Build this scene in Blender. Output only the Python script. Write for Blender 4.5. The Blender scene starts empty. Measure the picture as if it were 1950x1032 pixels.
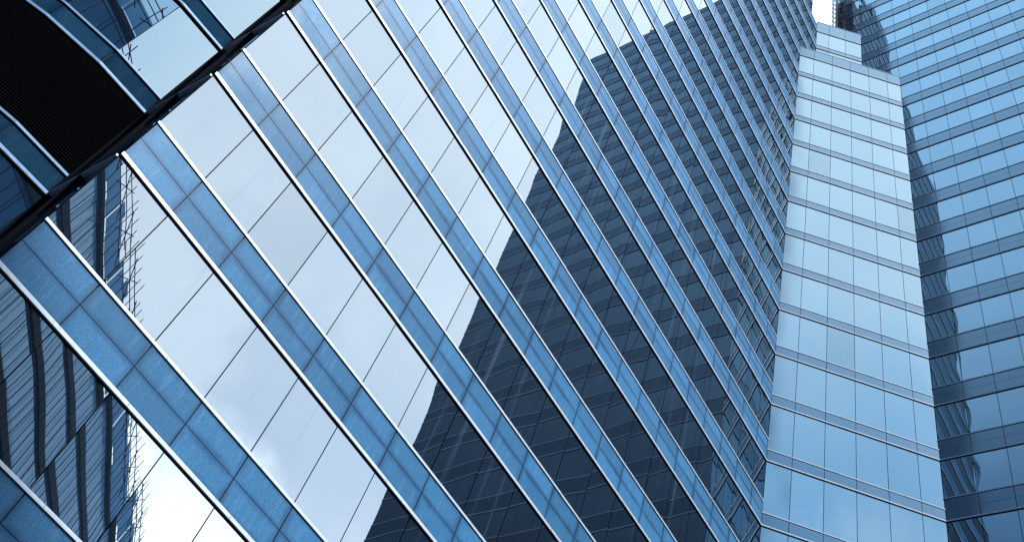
import bpy, math, random
from mathutils import Vector, Matrix
random.seed(7)
S = bpy.context.scene
COL = S.collection

# ---------------------------------------------------------------- camera
EYE = 1.6
CAMX = Vector((0.50933271, -0.82234546, 0.25362993))
CAMY = Vector((-0.76970644, -0.30350882, 0.56163547))
CAMZ = Vector((-0.38487946, -0.4812799, -0.78755156))
cd = bpy.data.cameras.new('camera'); cam = bpy.data.objects.new('camera', cd); COL.objects.link(cam)
m = Matrix((CAMX, CAMY, CAMZ)).transposed().to_4x4(); m.translation = Vector((0, 0, EYE))
cam.matrix_world = m
cd.sensor_fit = 'HORIZONTAL'; cd.sensor_width = 36.0; cd.lens = 36.0 * 1954.98 / 1950.0
cd.clip_start = 0.1; cd.clip_end = 6000
S.camera = cam

# ---------------------------------------------------------------- sky and sun
SUN_AZ, SUN_EL = -93.0, 53.0          # azimuth counted from +x towards +y
def dvec(az, el):
    a, e = math.radians(az), math.radians(el)
    return Vector((math.cos(a)*math.cos(e), math.sin(a)*math.cos(e), math.sin(e)))
W = bpy.data.worlds.new('World'); S.world = W; W.use_nodes = True
nt = W.node_tree; N = nt.nodes; L = nt.links
for n in list(N): N.remove(n)
def nd(t, **k):
    n = N.new(t)
    for a, v in k.items(): setattr(n, a, v)
    return n
def mathn(op, a, b=None, clamp=False):
    n = nd('ShaderNodeMath', operation=op, use_clamp=clamp)
    for i, v in enumerate((a, b)):
        if v is None: continue
        if isinstance(v, (int, float)): n.inputs[i].default_value = v
        else: L.new(v, n.inputs[i])
    return n.outputs[0]
def ramp01(v, lo, hi):
    n = nd('ShaderNodeMapRange', interpolation_type='SMOOTHSTEP')
    L.new(v, n.inputs[0]); n.inputs[1].default_value = lo; n.inputs[2].default_value = hi
    return n.outputs[0]
def dot(vec, d):
    n = nd('ShaderNodeVectorMath', operation='DOT_PRODUCT'); L.new(vec, n.inputs[0]); n.inputs[1].default_value = tuple(d)
    return n.outputs['Value']
def mixc(f, a, b):
    n = nd('ShaderNodeMix', data_type='RGBA')
    L.new(f, n.inputs[0]) if not isinstance(f, (int, float)) else setattr(n.inputs[0], 'default_value', f)
    for i, v in ((6, a), (7, b)):
        if isinstance(v, tuple): n.inputs[i].default_value = (*v, 1)
        else: L.new(v, n.inputs[i])
    return n.outputs[2]
out = nd('ShaderNodeOutputWorld'); bg = nd('ShaderNodeBackground'); L.new(bg.outputs[0], out.inputs[0])
bg.inputs[1].default_value = 0.15
sky = nd('ShaderNodeTexSky', sky_type='NISHITA', sun_disc=False, altitude=50, air_density=1.0, dust_density=1.2, ozone_density=2.0)
sky.sun_elevation = math.radians(SUN_EL); sky.sun_rotation = math.radians(90 - SUN_AZ)
tc = nd('ShaderNodeTexCoord'); D = tc.outputs['Generated']
no = nd('ShaderNodeTexNoise'); L.new(D, no.inputs['Vector']); no.inputs['Scale'].default_value = 2.6; no.inputs['Detail'].default_value = 7; no.inputs['Roughness'].default_value = .55
nz = mathn('SUBTRACT', no.outputs[0], 0.5)
# bright cloud sheet on the side of the sun, blue sky with thin cloud opposite, paler towards the zenith
hv = nd('ShaderNodeVectorMath', operation='MULTIPLY'); L.new(D, hv.inputs[0]); hv.inputs[1].default_value = (1, 1, 0)
hn = nd('ShaderNodeVectorMath', operation='NORMALIZE'); L.new(hv.outputs[0], hn.inputs[0]); H = hn.outputs[0]
sz = nd('ShaderNodeSeparateXYZ'); L.new(D, sz.inputs[0]); Zc = sz.outputs[2]
u = mathn('ADD', dot(H, dvec(-50, 0)), mathn('MULTIPLY', nz, 0.22))
deck = ramp01(u, 0.50, 0.76)
sky_t = nd('ShaderNodeMix', data_type='RGBA', blend_type='MULTIPLY'); sky_t.inputs[0].default_value = 1
L.new(sky.outputs[0], sky_t.inputs[6]); sky_t.inputs[7].default_value = (0.62, 0.9, 1.2, 1)
high = ramp01(mathn('ADD', Zc, mathn('MULTIPLY', nz, 0.18)), 0.60, 0.95)
blue = mixc(high, (2.5, 6.1, 10.2), (10.4, 12.9, 14.9))
blue = mixc(0.12, blue, sky_t.outputs[2])
n3 = nd('ShaderNodeTexNoise'); L.new(D, n3.inputs['Vector']); n3.inputs['Scale'].default_value = 5; n3.inputs['Detail'].default_value = 7; n3.inputs['Roughness'].default_value = .6
blue = mixc(mathn('MULTIPLY', ramp01(n3.outputs[0], .48, .74), .42), blue, (9.5, 11.5, 13.5))
gap = ramp01(mathn('ADD', dot(H, dvec(211, 0)), mathn('MULTIPLY', nz, 0.08)), 0.857, 0.895)      # dark sky sector added to dim the twice-mirrored right facade
east = ramp01(dot(H, dvec(172, 0)), 0.80, 0.97)
k1 = mixc(east, blue, mixc(high, (.85, 2.0, 3.9), (5.6, 9.4, 13.6)))
k2 = mixc(gap, k1, mixc(high, (.35, .6, .95), (2.9, 4.5, 6.5)))  # gap: the added dark sky sector
low = ramp01(Zc, .45, .85)
shade = ramp01(n3.outputs[0], .36, .66)
c1 = mixc(deck, k2, mixc(low, mixc(shade, (9.3, 11.2, 14.0), (12.4, 13.9, 15.6)), mixc(shade, (11.2, 12.6, 14.0), (12.4, 13.5, 14.6))))
n2 = nd('ShaderNodeTexNoise'); L.new(D, n2.inputs['Vector']); n2.inputs['Scale'].default_value = 5.5; n2.inputs['Detail'].default_value = 8; n2.inputs['Roughness'].default_value = .6
g = mathn('ADD', dot(D, dvec(-67, 26.5)), mathn('MULTIPLY', mathn('SUBTRACT', n2.outputs[0], .5), 0.035))
glow = ramp01(g, 0.980, 0.994)
c2 = mixc(glow, c1, (24.0, 25.0, 26.0))
L.new(c2, bg.inputs[0])
sd = bpy.data.lights.new('sun', 'SUN'); sd.energy = 4.4; sd.angle = math.radians(2); sd.color = (.96, .98, 1)
so = bpy.data.objects.new('sun', sd); COL.objects.link(so)
so.rotation_euler = dvec(SUN_AZ, SUN_EL).to_track_quat('Z', 'Y').to_euler(); so.location = (30, -60, 80)
S.render.engine = 'CYCLES'
S.cycles.max_bounces = 10; S.cycles.glossy_bounces = 8; S.cycles.diffuse_bounces = 3; S.cycles.caustics_reflective = False; S.cycles.sample_clamp_indirect = 6
S.view_settings.view_transform = 'Standard'; S.view_settings.look = 'None'
S.view_settings.exposure = 0.0; S.view_settings.gamma = 1.0

# ---------------------------------------------------------------- materials
def newmat(name):
    mt = bpy.data.materials.new(name); mt.use_nodes = True
    t = mt.node_tree; t.nodes.clear()
    o = t.nodes.new('ShaderNodeOutputMaterial')
    return mt, t, o
def tmath(t, op, a, b=None, clamp=False):
    n = t.nodes.new('ShaderNodeMath'); n.operation = op; n.use_clamp = clamp
    for i, v in enumerate((a, b)):
        if v is None: continue
        if isinstance(v, (int, float)): n.inputs[i].default_value = v
        else: t.links.new(v, n.inputs[i])
    return n.outputs[0]
def tnoise(t, scale, detail=4, rough=.55, stretch=None, vec='Object'):
    c = t.nodes.new('ShaderNodeTexCoord'); src = c.outputs[vec]
    if stretch:
        mp = t.nodes.new('ShaderNodeMapping'); mp.inputs['Scale'].default_value = stretch; t.links.new(src, mp.inputs[0]); src = mp.outputs[0]
    n = t.nodes.new('ShaderNodeTexNoise'); t.links.new(src, n.inputs['Vector'])
    n.inputs['Scale'].default_value = scale; n.inputs['Detail'].default_value = detail; n.inputs['Roughness'].default_value = rough
    return n.outputs[0]
def tmix(t, f, a, b):
    n = t.nodes.new('ShaderNodeMix'); n.data_type = 'RGBA'
    if isinstance(f, (int, float)): n.inputs[0].default_value = f
    else: t.links.new(f, n.inputs[0])
    for i, v in ((6, a), (7, b)):
        if isinstance(v, tuple): n.inputs[i].default_value = (*v, 1)
        else: t.links.new(v, n.inputs[i])
    return n.outputs[2]
def tramp(t, v, lo, hi, a=0.0, b=1.0):
    n = t.nodes.new('ShaderNodeMapRange'); n.interpolation_type = 'SMOOTHSTEP'
    t.links.new(v, n.inputs[0]); n.inputs[1].default_value = lo; n.inputs[2].default_value = hi
    n.inputs[3].default_value = a; n.inputs[4].default_value = b
    return n.outputs[0]
def mirror_glass(name, body, tint, r0, power=4.0, rough=0.0, rmax=0.95, dirt=0.0, streak=0.0):
    """reflective coated glazing: dark body under a coating whose reflectance rises with the angle"""
    mt, t, o = newmat(name)
    lw = t.nodes.new('ShaderNodeLayerWeight'); lw.inputs[0].default_value = 0.5
    p = tmath(t, 'POWER', lw.outputs['Facing'], power)
    f = tmath(t, 'ADD', tmath(t, 'MULTIPLY', p, rmax - r0), r0)
    if dirt:
        f = tmath(t, 'MULTIPLY', f, tramp(t, tnoise(t, 0.35, 5, .6), .3, .75, 1.0 - dirt, 1.0))
    di = t.nodes.new('ShaderNodeBsdfDiffuse'); di.inputs[0].default_value = (*body, 1)
    gl = t.nodes.new('ShaderNodeBsdfGlossy'); gl.inputs[0].default_value = (*tint, 1); gl.inputs['Roughness'].default_value = rough
    at = t.nodes.new('ShaderNodeAttribute'); at.attribute_name = 'tone'
    f = tmath(t, 'MULTIPLY', f, tmath(t, 'ADD', at.outputs['Fac'], 1.0))
    mx = t.nodes.new('ShaderNodeMixShader'); t.links.new(f, mx.inputs[0]); t.links.new(di.outputs[0], mx.inputs[1]); t.links.new(gl.outputs[0], mx.inputs[2])
    last = mx.outputs[0]
    if streak:      # dried rain runs and dust film on the outside of the pane
        w = tmath(t, 'MULTIPLY', tramp(t, tnoise(t, 1.0, 3, .6, (2.6, 2.6, .035)), .56, .74), tramp(t, tnoise(t, .16, 3, .5), .42, .62))
        w = tmath(t, 'MULTIPLY', tmath(t, 'ADD', w, .03), streak)
        d2 = t.nodes.new('ShaderNodeBsdfDiffuse'); d2.inputs[0].default_value = (.26, .38, .52, 1)
        m2 = t.nodes.new('ShaderNodeMixShader'); t.links.new(w, m2.inputs[0]); t.links.new(last, m2.inputs[1]); t.links.new(d2.outputs[0], m2.inputs[2]); last = m2.outputs[0]
    t.links.new(last, o.inputs[0])
    return mt
def principled(name, col, rough=.5, metal=0.0, spec=.5, col2=None, nscale=3, detail=5, stretch=None, bump=0.0):
    mt, t, o = newmat(name)
    b = t.nodes.new('ShaderNodeBsdfPrincipled'); t.links.new(b.outputs[0], o.inputs[0])
    b.inputs['Roughness'].default_value = rough; b.inputs['Metallic'].default_value = metal; b.inputs['Specular IOR Level'].default_value = spec
    n = tnoise(t, nscale, detail, .6, stretch)
    c2 = col2 or tuple(c*.8 for c in col)
    t.links.new(tmix(t, tramp(t, n, .3, .7), c2, col), b.inputs['Base Color'])
    if bump:
        bp = t.nodes.new('ShaderNodeBump'); bp.inputs['Strength'].default_value = bump; bp.inputs['Distance'].default_value = .01
        t.links.new(n, bp.inputs['Height']); t.links.new(bp.outputs[0], b.inputs['Normal'])
    return mt
def granite_mat(name='blue_granite', k=1.0):
    mt, t, o = newmat(name)
    b = t.nodes.new('ShaderNodeBsdfPrincipled'); t.links.new(b.outputs[0], o.inputs[0])
    uv = t.nodes.new('ShaderNodeUVMap'); fr = t.nodes.new('ShaderNodeVectorMath'); fr.operation = 'FRACTION'; t.links.new(uv.outputs[0], fr.inputs[0])
    fl = t.nodes.new('ShaderNodeVectorMath'); fl.operation = 'FLOOR'; t.links.new(uv.outputs[0], fl.inputs[0])
    wn = t.nodes.new('ShaderNodeTexWhiteNoise'); t.links.new(fl.outputs[0], wn.inputs['Vector'])
    sp = t.nodes.new('ShaderNodeSeparateXYZ'); t.links.new(fr.outputs[0], sp.inputs[0])
    def edge(c): return tmath(t, 'MINIMUM', c, tmath(t, 'SUBTRACT', 1.0, c))
    e = tmath(t, 'MINIMUM', tmath(t, 'MULTIPLY', edge(sp.outputs[0]), 2.2), edge(sp.outputs[1]))
    big = tnoise(t, 0.9, 5, .6)
    e = tmath(t, 'ADD', e, tmath(t, 'MULTIPLY', tmath(t, 'SUBTRACT', big, .5), .5))
    grime = tramp(t, e, -.03, .25)
    grain = tnoise(t, 55, 3, .7)
    rain = tnoise(t, 7, 4, .6, (1, 1, .12))
    c = tmix(t, tramp(t, grain, .35, .68), (.032, .143, .300), (.078, .266, .495))
    c = tmix(t, tramp(t, rain, .5, .78, 0, .45), c, (.15, .36, .62))
    c = tmix(t, grime, tmix(t, .55, c, (.012, .05, .13)), c)
    hs = t.nodes.new('ShaderNodeHueSaturation'); t.links.new(c, hs.inputs['Color'])
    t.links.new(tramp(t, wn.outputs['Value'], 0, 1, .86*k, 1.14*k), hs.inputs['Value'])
    hs.inputs['Saturation'].default_value = 1.0
    t.links.new(hs.outputs[0], b.inputs['Base Color'])
    t.links.new(tramp(t, big, .3, .7, .38, .5), b.inputs['Roughness'])
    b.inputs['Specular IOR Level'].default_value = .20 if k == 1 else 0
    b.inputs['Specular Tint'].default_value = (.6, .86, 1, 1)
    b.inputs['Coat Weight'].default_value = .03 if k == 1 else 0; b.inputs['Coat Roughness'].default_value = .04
    return mt
M = {}
M['glassA'] = mirror_glass('reflective_glass_north', (.012, .022, .04), (.82, .925, 1.0), .36, 2.6, rmax=.72, streak=.20)
M['glassB'] = mirror_glass('reflective_glass_corner', (.012, .025, .045), (.76, .92, 1.0), .38, 3.0, rmax=.62, streak=.05)
M['glassC'] = mirror_glass('reflective_glass_east', (.012, .025, .045), (.72, .90, 1.0), .36, 3.0, rmax=.60, streak=.05)
M['glassD'] = mirror_glass('reflective_glass_bay', (.010, .02, .035), (.72, .90, 1.0), .36, 3.0, rmax=.60, streak=.05)
M['spanB'] = mirror_glass('spandrel_glass', (.035, .085, .15), (.70, .86, 1.0), .20, 3.5, .10, .7)
M['spanC'] = mirror_glass('spandrel_panel', (.014, .036, .064), (.72, .87, 1.0), .20, 3.5, .10, .62)
M['granite'] = granite_mat()
M['granite_bay'] = granite_mat('shaded_blue_granite', .28)  # darkened copy of the granite, the bay's shade put into its colour
M['metal_bay'] = principled('dull_aluminium_sky_tint', (.20, .36, .60), .5, .1, .2, (.16, .28, .44), 6)  # bay trim, with the bluer sky it mirrors put into the colour
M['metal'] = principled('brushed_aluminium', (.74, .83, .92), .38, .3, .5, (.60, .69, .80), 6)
M['metal_thin'] = principled('painted_aluminium', (.50, .62, .74), .55, 0, .3, (.40, .50, .62), 6)
M['dark'] = principled('sealant_and_trim_shade', (.006, .009, .014), .6, 0, .3)  # joint backing, and the painted shade under the trims
M['core'] = principled('dark_backing', (.02, .035, .062), .7, 0, .2)
M['louver'] = principled('black_anodised_metal', (.0045, .0068, .0115), .8, 0, .04, (.003, .0045, .008))
M['roof'] = principled('roof_membrane', (.16, .18, .20), .8)
M['concrete'] = principled('concrete', (.22, .24, .27), .85, nscale=1.2)
M['asphalt'] = principled('asphalt', (.05, .052, .056), .9, nscale=12)
M['paving'] = principled('paving', (.20, .21, .22), .8, nscale=2)
M['bamboo'] = principled('weathered_bamboo', (.030, .045, .075), .7, 0, .3, (.012, .02, .035), 3)
M['slab'] = principled('dark_slab_edge', (.006, .010, .018), .7)
M['oldglass'] = mirror_glass('scaffolded_facade_glass', (.30, .60, .98), (.62, .85, 1), .26, 4.0, .12, .7)
mt, t, o = newmat('pale_safety_net')
d1 = t.nodes.new('ShaderNodeBsdfDiffuse'); d1.inputs[0].default_value = (.60, .82, 1.0, 1)
d2 = t.nodes.new('ShaderNodeBsdfTranslucent'); t.links.new(tmix(t, tnoise(t, .8, 4, .6, (1, 1, .3)), (.35, .62, .95), (.75, .92, 1.0)), d2.inputs[0])
m2 = t.nodes.new('ShaderNodeMixShader'); m2.inputs[0].default_value = .6
t.links.new(d1.outputs[0], m2.inputs[1]); t.links.new(d2.outputs[0], m2.inputs[2]); t.links.new(m2.outputs[0], o.inputs[0]); M['net'] = mt

# ---------------------------------------------------------------- mesh helpers
class MB:
    rng = random.Random(21)
    def __init__(s): s.tone = []; s.v = []; s.f = []; s.uv = []; s.mi = []; s.sm = False
    def quad(s, pts, uv=None, mi=0):
        b = len(s.v); s.v += [tuple(p) for p in pts]; s.f.append(tuple(range(b, b+len(pts)))); s.uv.append(uv); s.mi.append(mi)
    def hexa(s, c, uvf=None, mi=0):      # c: 8 corners, bottom ring then top ring, index 0-1 is the front edge
        for k, q in enumerate(((0, 1, 5, 4), (1, 2, 6, 5), (2, 3, 7, 6), (3, 0, 4, 7), (3, 2, 1, 0), (4, 5, 6, 7))):
            s.quad([c[i] for i in q], uvf if k == 0 else None, mi)
    def fbox(s, F, s0, s1, d0, d1, z0, z1, uv=False, mi=0):
        P = F.p
        c = [P(s0, d1, z0), P(s1, d1, z0), P(s1, d0, z0), P(s0, d0, z0), P(s0, d1, z1), P(s1, d1, z1), P(s1, d0, z1), P(s0, d0, z1)]
        if uv: q = s.rng.randrange(900); r_ = s.rng.randrange(900); uvt = [(q+.001, r_+.001), (q+.999, r_+.001), (q+.999, r_+.999), (q+.001, r_+.999)]
        s.hexa(c, uvt if uv else None, mi)
    def build(s, name, mats, parent=None, smooth=False):
        me = bpy.data.meshes.new(name); me.from_pydata(s.v, [], s.f)
        if not isinstance(mats, (list, tuple)): mats = [mats]
        for x in mats: me.materials.append(x)
        if any(u is not None for u in s.uv):
            l = me.uv_layers.new(name='UVMap'); i = 0
            for f, uv in zip(s.f, s.uv):
                for k in range(len(f)):
                    l.data[i].uv = uv[k] if uv else (.5, .5)
                    i += 1
        for p, a in zip(me.polygons, s.mi): p.material_index = a; p.use_smooth = smooth
        if s.tone and len(s.tone) == len(s.f):
            at = me.attributes.new('tone', 'FLOAT', 'FACE'); at.data.foreach_set('value', s.tone)
        me.update()
        o = bpy.data.objects.new(name, me); COL.objects.link(o)
        if parent is not None:
            o.parent = parent
            if parent.name.startswith(('office_tower', 'scaffolded_building')): o.matrix_parent_inverse = Matrix.Translation(-parent.location)
        return o
class Frame:                              # a facade plane: origin, run direction, outward normal
    def __init__(s, o, u, length, n):
        s.o = Vector((o[0], o[1], 0)); s.u = Vector((u[0], u[1], 0)).normalized(); s.n = Vector((n[0], n[1], 0)).normalized(); s.len = length
    def p(s, a, d, z): return s.o + s.u*a + s.n*d + Vector((0, 0, z))
def tag(o, label=None, cat=None, group=None, kind=None):
    if label: o['label'] = label
    if cat: o['category'] = cat
    if group: o['group'] = group
    if kind: o['kind'] = kind
def empty(name, loc=(0, 0, 0)):
    o = bpy.data.objects.new(name, None); COL.objects.link(o); o.location = loc; return o

# ---------------------------------------------------------------- ground
g = MB(); g.quad([(-1500, -1500, 0), (1500, -1500, 0), (1500, 1500, 0), (-1500, 1500, 0)])
tag(g.build('ground', M['asphalt']), kind='structure')
pv = MB(); pv.hexa([(-40, -10, 0.0), (37, -10, 0.0), (37, 16, 0), (-40, 16, 0), (-40, -10, .13), (37, -10, .13), (37, 16, .13), (-40, 16, .13)])
tag(pv.build('pavement', M['paving']), kind='structure')

# ---------------------------------------------------------------- the glass tower
FH = 4.02
def FL(k): return 12.05 + EYE + FH*k       # underside of the spandrel of floor k
BH, SH = 1.43, 0.74                        # granite band height, thin spandrel height
PW = 1.57
YA, XC = 16.14, 37.6
SQ = math.sqrt(.5)
FA = Frame((2.2, YA), (1, 0), 29.42, (0, -1))                 # long facade on the left
FB = Frame((31.61, YA), (5.99, -6.25), 8.657, (-6.25, -5.99))          # canted corner facade
FB2 = Frame((34.62, YA), (5.99, -6.25), 4.307, (-6.25, -5.99))         # its set-back top
FC = Frame((XC, YA), (0, -1), 33.64, (-1, 0))                 # right facade, run counted from the inner corner
tower = empty('office_tower', (20, 30, 0))
tag(tower, 'tall mirror glass tower with blue granite bands and a canted inner corner', 'office tower')
panes = []                                                    # (frame, s0, s1, z0, z1, material)
def add_windows(F, cuts, z0, z1, mat, gap=.014, d=-.02):
    for a, b in zip(cuts[:-1], cuts[1:]):
        if b - a > .12: panes.append((F, a+gap, b-gap, z0, z1, mat, d))
def band(name, F, cuts, z0, z1, mat, rows, th, prot, gap=.014):
    metal = M['metal'] if mat is M['granite'] else M['metal_thin']
    s0, s1 = cuts[0], cuts[-1]
    mb = MB(); h = (z1 - z0) / rows
    mb.fbox(F, s0, s1, -.30, -.035, z0-.02, z1+.02, mi=1)
    for r in range(rows):
        for a, b in zip(cuts[:-1], cuts[1:]):
            if b - a < .12: continue
            mb.fbox(F, a+gap, b-gap, -.034, 0, z0+r*h+gap*.6, z0+(r+1)*h-gap*.6, uv=True)
    o = mb.build(name, [mat, M['dark']], tower)
    for za, hh, pp in ((z0, th, prot), (z1, th*.8, prot*.8)):
        t = MB(); q = s0
        while q < s1 - .05:
            q2 = min(q + 2*PW + (s0 == q)*.4, s1)
            jit = MB.rng.uniform(-.0025, .0025)
            t.fbox(F, q-(.01 if q == s0 else -.005), q2+(.01 if q2 == s1 else -.005), -.05, pp+jit, za-hh*.45+jit, za+hh*.55+jit)
            q = q2
        t.fbox(F, s0-.01, s1+.01, -.05, pp-.006, za-hh*.45-hh*.22, za-hh*.45-.004, mi=1)  # black strip painting the shade on the underside of the trim
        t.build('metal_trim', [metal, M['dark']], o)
    return o
# facade A: its roofline climbs in steps, so every floor has its own run
def runA(z):
    h = z - EYE
    r = 29.42
    if h > 86.2: r = 32.66
    if h > 100: r = 31.2
    if h > 112: r = 28.8
    if h > 128: r = 25.8
    if h > 140: r = 21.8
    l = 0
    if h > 128: l = 7.85
    if h > 136: l = 15.7
    return l, r
def cuts_of(l, r, off=0.0):
    c = [l]; x = off + PW*math.ceil((l - off + .15)/PW)
    while x < r - .15: c.append(x); x += PW
    c.append(r); return c
KTOP = 33
rng = random.Random(3)
for k in range(-3, KTOP):
    z = FL(k); l, r = runA(z + 2)
    if k == 29 or k == 30: l = 7.85
    c = cuts_of(l, r)
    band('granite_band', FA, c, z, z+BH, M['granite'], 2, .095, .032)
    l2, r2 = runA(z + 4.5)
    add_windows(FA, cuts_of(max(l, l2) if k < KTOP else l, min(r, r2)), z+BH+.05, z+FH-.05, M['glassA'])
# facade B and its set-back
cB = [0, 1.24, 2.81, 4.38, 5.95, 7.52, 8.657]
for k in range(-3, 19):
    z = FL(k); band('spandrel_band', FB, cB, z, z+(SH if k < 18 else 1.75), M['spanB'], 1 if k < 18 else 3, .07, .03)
    if k < 18: add_windows(FB, cB, z+SH+.03, z+FH-.03, M['glassB'])
cB2 = [0, 1.2, 2.76, 4.307]
for k in range(18, 22):
    z = FL(k); band('spandrel_band', FB2, cB2, z, z+(SH if k < 21 else 2.4), M['spanB'], 1 if k < 21 else 2, .07, .03)
    if k < 21: add_windows(FB2, cB2, z+SH+.03, z+FH-.03, M['glassB'])
# facade C
def runC(z):
    h = z - EYE
    s = 6.25
    if h > 84: s = 3.13
    if h > 99: s = .55
    if h > 128: s = 6.0
    return s, 33.64
offC = (YA - 6.77) % PW
for k in range(-3, 30):
    z = FL(k); s, e = runC(z+1)
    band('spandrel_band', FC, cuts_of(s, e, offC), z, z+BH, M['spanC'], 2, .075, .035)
    if k < 29: add_windows(FC, cuts_of(runC(z+3)[0], e, offC), z+BH+.03, z+FH-.03, M['glassC'])
# facade D: curved bay standing 2.5 m behind the end of A
pt = [(2.2, 18.70), (.62, 18.87), (-.92, 19.27)]
ang = 22.5
for i in range(9):
    pt.append((pt[-1][0]-1.57*math.cos(math.radians(ang)), pt[-1][1]+1.57*math.sin(math.radians(ang)))); ang += 8.3
FD = []
for a, b in zip(pt[:-1], pt[1:]):
    u = Vector((a[0]-b[0], a[1]-b[1])); ln = u.length; u.normalize()
    FD.append(Frame(b, u, ln, (u[1], -u[0])))
def multi_band(name, frames, z0, z1, mat, th, prot):
    mb = MB()
    for F in frames:
        mb.fbox(F, 0, F.len, -.30, -.035, z0-.02, z1+.02, mi=1)
        mb.fbox(F, .009, F.len-.009, -.034, 0, z0+.005, z1-.005, uv=True)
    o = mb.build(name, [mat, M['dark']], tower)
    for za, hh, pp in ((z0, th, prot), (z1, th*.8, prot*.8)):
        t = MB()
        for F in frames:
            # mitred at the kinks by running each length slightly past the corner
            t.fbox(F, -.004, F.len+.004, -.05, pp, za-hh*.45, za+hh*.55)
            t.fbox(F, 0, F.len, -.05, pp-.006, za-hh*.45-hh*.22, za-hh*.45-.001, mi=1)  # same painted underside shade along the bay trims
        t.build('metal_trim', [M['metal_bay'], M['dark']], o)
LOUV = (1,)
for k in range(-3, 16):
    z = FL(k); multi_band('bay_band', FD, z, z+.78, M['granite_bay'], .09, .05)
    if k in LOUV:
        lo = MB()
        for F in FD:
            lo.fbox(F, 0, F.len, -.30, -.16, z+.80, z+FH-.05)
            y = z + .86
            while y < z+FH-.1:
                P = F.p
                c = [P(0, .02, y), P(F.len, .02, y), P(F.len, -.12, y+.05), P(0, -.12, y+.05), P(0, .02, y+.018), P(F.len, .02, y+.018), P(F.len, -.12, y+.068), P(0, -.12, y+.068)]
                lo.hexa(c); y += .085
        lo.build('louver_screen', M['louver'], tower)
    else:
        for F in FD: add_windows(F, [0, F.len], z+.82, z+FH-.04, M['glassD'])
# return wall between the end of A and the bay
FR = Frame((2.2, 18.7), (0, -1), 2.56, (-1, 0))
for k in range(-3, 29):
    z = FL(k)
    mb = MB(); mb.fbox(FR, 0, 2.50, -.3, 0.0, z, z+.78)
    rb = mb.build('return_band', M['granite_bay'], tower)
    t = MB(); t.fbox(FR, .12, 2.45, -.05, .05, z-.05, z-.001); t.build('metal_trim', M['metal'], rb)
    if k < 28: panes.append((FR, .10, 2.36, z+.80, z+FH-.06, M['glassD'], -.04))
for s_ in (.0, 1.2, 2.47):
    mb = MB(); mb.fbox(FR, s_, s_+.06, -.06, .05 if s_ < 2 else .01, .2, FL(28)); mb.build('corner_post', M['louver'], tower)
# dark structure behind the glazing, solid all the way back
def prism(name, poly, z0, z1, mat, parent=None):
    mb = MB(); n = len(poly)
    for i in range(n):
        a, b = poly[i], poly[(i+1) % n]
        mb.quad([(*a, z0), (*b, z0), (*b, z1), (*a, z1)])
    mb.quad([(*p, z1) for p in poly]); mb.quad([(*p, z0) for p in reversed(poly)])
    return mb.build(name, mat, parent)
e = .10
cB_in = (31.62+.04, YA+e), (XC+e, 10.04+.04)
prism('wall', [(2.28, YA+e), (31.66, YA+e), (37.7, 9.96), (37.7, -17.4), (60, -17.4), (60, 42), (2.28, 42)], 0, FL(18)+.9, M['core'], tower)
prism('wall', [(2.28, YA+e), (34.72, YA+e), (37.7, 13.09), (37.7, -17.4), (60, -17.4), (60, 42), (2.28, 42)], FL(18)+.9+.002, FL(21)+2.2, M['core'], tower)
prism('wall', [(2.28, YA+e), (33.2, YA+e), (33.2, 30), (60, 30), (60, 42), (2.28, 42)], FL(21)+2.21, 112.8+EYE, M['core'], tower)
prism('wall', [(37.7, 15.4), (37.7, -17.4), (60, -17.4), (60, 15.4)], FL(21)+2.21, FL(29)+1.3, M['core'], tower)
prism('wall', [(10.05, YA+e), (30.9, YA+e), (30.9, 36), (10.05, 36)], 112.81+EYE, FL(29)+1.3, M['core'], tower)
prism('wall', [(17.95, YA+e), (23.9, YA+e), (23.9, 34), (17.95, 34)], FL(29)+1.31, FL(33)-.4, M['core'], tower)
bay = [(p[0]+.0, p[1]+.12) for p in pt]
prism('wall', bay + [(pt[-1][0]+2, 36), (2.1, 36)], 0, FL(16), M['core'], tower)
for nm, poly, zz in (('roof', [(31.9, YA-.2), (37.4, 10.4), (XC, 13.3), (34.9, YA-.1)], FL(18)+.95),):
    prism(nm, poly, zz, zz+.05, M['roof'], tower)

# panes: slightly bowed sheets, every one set at its own tiny angle
rp = random.Random(11)
def pane_geo(mb, F, s0, s1, z0, z1, d, fine):
    nx, nz_ = (6, 8) if fine else (4, 5)
    amp = rp.gauss(.0009, .0016); ta = rp.gauss(0, .0010); tb = rp.gauss(0, .0009); w1 = rp.gauss(0, .0009); ph = rp.uniform(0, 6.28)
    b = len(mb.v); tone = rp.gauss(0, .022) - (.09 if rp.random() < .03 else 0)
    for j in range(nz_+1):
        for i in range(nx+1):
            a, c = -1 + 2*i/nx, -1 + 2*j/nz_
            dd = d + amp*(1-a*a)*(1-c*c)*1.2 + ta*a*(s1-s0)/2 + tb*c*(z1-z0)/2 + w1*math.sin(c*2.6+ph)*(1-a*a*.5)
            mb.v.append(tuple(F.p(s0+(s1-s0)*i/nx, dd, z0+(z1-z0)*j/nz_)))
    for j in range(nz_):
        for i in range(nx):
            q = b+j*(nx+1)+i
            mb.tone.append(tone); mb.f.append((q, q+1, q+nx+2, q+nx+1)); mb.uv.append(None); mb.mi.append(0)
FX = cd.lens/36.0*1024
def pix(p):
    v = Vector(p) - Vector((0, 0, EYE)); x, y, zc = v.dot(CAMX), v.dot(CAMY), -v.dot(CAMZ)
    return (512+FX*x/zc, 270.5-FX*y/zc) if zc > .1 else None
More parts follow.
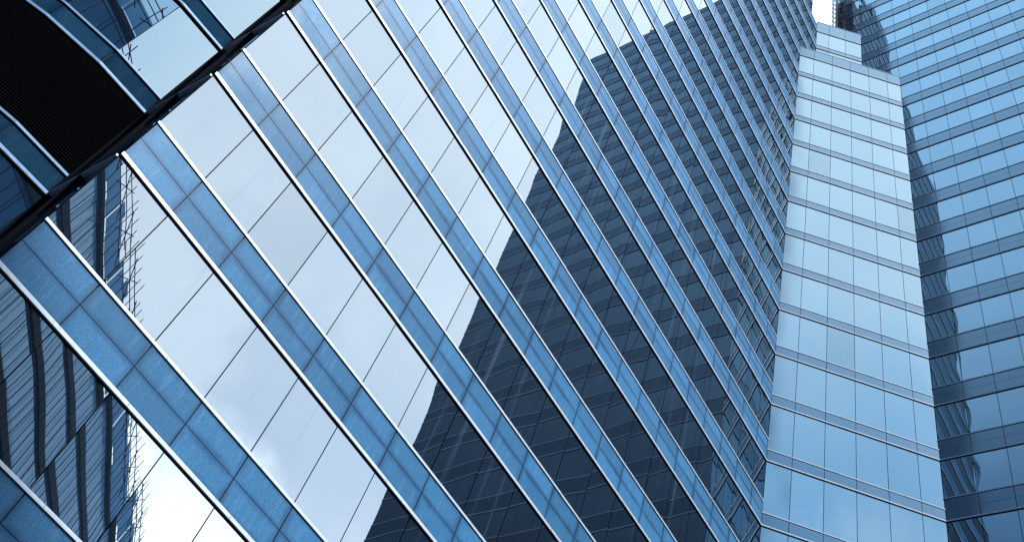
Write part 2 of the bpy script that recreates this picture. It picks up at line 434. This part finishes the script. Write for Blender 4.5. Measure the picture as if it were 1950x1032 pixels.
def area(pn):
    F, s0, s1, z0, z1 = pn[:5]
    q = [pix(F.p(s, pn[6], z)) for s, z in ((s0, z0), (s1, z0), (s1, z1), (s0, z1))]
    if None in q: return 0
    q = [(min(max(x, 0), 1024), min(max(y, 0), 541)) for x, y in q]
    return abs(sum(q[i][0]*q[(i+1) % 4][1]-q[(i+1) % 4][0]*q[i][1] for i in range(4)))/2
ar = sorted(((area(p), i) for i, p in enumerate(panes)), reverse=True)
big = set(i for a, i in ar[:100] if a > 0)
rest = {}
for i, pn in enumerate(panes):
    F, s0, s1, z0, z1, mt, d = pn
    if i in big:
        mb = MB(); pane_geo(mb, F, s0, s1, z0, z1, d, True); mb.build('window', mt, tower, smooth=True)
    else:
        pane_geo(rest.setdefault(mt.name, (MB(), mt))[0], F, s0, s1, z0, z1, d, False)
allm = [v[1] for v in rest.values()]; tot = MB()
for idx, (mb, mt) in enumerate(rest.values()):
    b = len(tot.v); tot.v += mb.v; tot.tone += mb.tone; tot.f += [tuple(q+b for q in f) for f in mb.f]; tot.uv += mb.uv; tot.mi += [idx]*len(mb.f)
o = tot.build('window', allm, tower, smooth=True); o['kind'] = 'stuff'

# ---------------------------------------------------------------- building under scaffold, across the street (seen mirrored in the glass)
KS = 50/60.0
FS = Frame((50, -61.07), (-SQ, SQ), 100.0, (SQ, SQ))
HR = 57.2*KS + EYE
sb = empty('scaffolded_building', (5, -45, 0))
tag(sb, 'blue glazed building behind bamboo scaffold, mirrored in the lower left panes', 'building')
def world_poly(d0, d1): return [tuple(FS.p(a, d, 0)[:2]) for a, d in ((0, d1), (100, d1), (100, d0), (0, d0))]
prism('wall', world_poly(-18, -.25), 0, HR-.3, M['core'], sb)
prism('roof', world_poly(-18.2, .1), HR-.29, HR+.1, M['slab'], sb)
zf = (57.0)*KS+EYE
zs = []
while zf > 2: zs.append(zf); zf -= 4.4*KS
for zf in zs[1:]:
    mb = MB(); mb.fbox(FS, 0, 100, -.2, .12, zf-.42, zf+.25); mb.build('slab_edge', M['slab'], sb)
for za, zb in zip(zs[:-1], zs[1:]):
    mb = MB()
    x = 0
    while x < 97:
        pane_geo(mb, FS, x+.03, x+2.57, zb+.25, za-.42, -.1, False); x += 2.6
    w = mb.build('window', M['oldglass'], sb, smooth=True); w['kind'] = 'stuff'
sc = empty('bamboo_scaffold', tuple(FS.p(50, .8, 0)))
tag(sc, 'bamboo scaffold with pole tips rising above a roof edge, mirrored at lower left', 'scaffold')
rb = random.Random(5)
def cyl(mb, a, b, r, n=6):
    a, b = Vector(a), Vector(b); d = (b-a).normalized(); x = d.orthogonal().normalized(); y = d.cross(x)
    base = len(mb.v)
    for p in (a, b):
        for i in range(n):
            t = 6.2832*i/n; mb.v.append(tuple(p + x*math.cos(t)*r + y*math.sin(t)*r))
    for i in range(n):
        j = (i+1) % n; mb.f.append((base+i, base+j, base+n+j, base+n+i)); mb.uv.append(None); mb.mi.append(0)
off = FS.p(50, .8, 0)
i = 0; x = .5
while x < 99.5:
    mb = MB()
    tip = 60*KS+EYE + rb.uniform(.7, 1.4)
    if i < 96:
        cyl(mb, FS.p(x, .8, 0)-off, FS.p(x+rb.uniform(-.25, .25), .8+rb.uniform(-.1, .1), tip)-off, .032)
        mb.build('pole', M['bamboo'], sc)
    i += 1; x += 1.07
for zf in [60.0*KS+EYE, 59.1*KS+EYE, 58.2*KS+EYE] + [z_+1.8 for z_ in zs[1:]]:
    mb = MB(); s_ = 0
    while s_ < 94:
        cyl(mb, FS.p(s_-.3, .9, zf+rb.uniform(-.12, .12))-off, FS.p(s_+6.3, .9, zf+rb.uniform(-.12, .12))-off, .035); s_ += 6
    mb.build('ledger_pole', M['bamboo'], sc)
mb = MB(); s_ = 0
while s_ < 96:
    cyl(mb, FS.p(s_, .95, 57.4*KS+EYE)-off, FS.p(s_+3.2, .95, 60.2*KS+EYE)-off, .04); cyl(mb, FS.p(s_+3.4, .95, 57.4*KS+EYE)-off, FS.p(s_+.8, .95, 60.3*KS+EYE)-off, .04); s_ += 4.1
mb.build('brace_pole', M['bamboo'], sc)
x = 0; ns = 0; FN = Frame(tuple((FS.p(0, 0, 0)-off)[:2]), FS.u[:2], 100, FS.n[:2])
while x < 97:
    w_ = rb.choice((1.6, 2.4, 3.2)); mb = MB()
    mb.fbox(FN, x, x+w_-rb.choice((.03, .03, .16)), .35, .37, (57.0+rb.uniform(-.3, .1))*KS+EYE, (59.7+rb.uniform(-.6, .3))*KS+EYE)
    mb.build('safety_net', M['net'], sc); x += w_

# ---------------------------------------------------------------- roof mast over the inner corner
mx_, my_, mz_ = 36.6, 15.25, FL(21)+2.2
mast = empty('roof_mast', (mx_, my_, mz_))
tag(mast, 'thin dark lattice mast with cables on the setback roof, at the top edge', 'mast')
mb = MB()
for a_, b_ in ((-.18, -.18), (.18, -.18), (.18, .18), (-.18, .18)): cyl(mb, (a_, b_, 0), (a_, b_, 16), .035, 5)
mb.build('leg', M['slab'], mast)
mb = MB(); cs = ((-.18, -.18), (.18, -.18), (.18, .18), (-.18, .18))
for q in range(26):
    for i in range(4):
        p, r = cs[i], cs[(i+1) % 4]
        if q % 2: p, r = r, p
        cyl(mb, (*p, q*.6), (*r, q*.6+.6), .02, 4)
mb.build('bracing', M['slab'], mast)
for q, (dx, dy) in enumerate(((1.0, -1.6), (1.3, -2.2), (.8, -1.0))):
    mb = MB(); last = None
    for i in range(9):
        t_ = i/8; pnt = (dx*(1-t_)**1.6, dy*(1-t_)**1.6, 15*t_+.02)
        if last: cyl(mb, last, pnt, .025, 4)
        last = pnt
    mb.build('cable', M['slab'], mast)
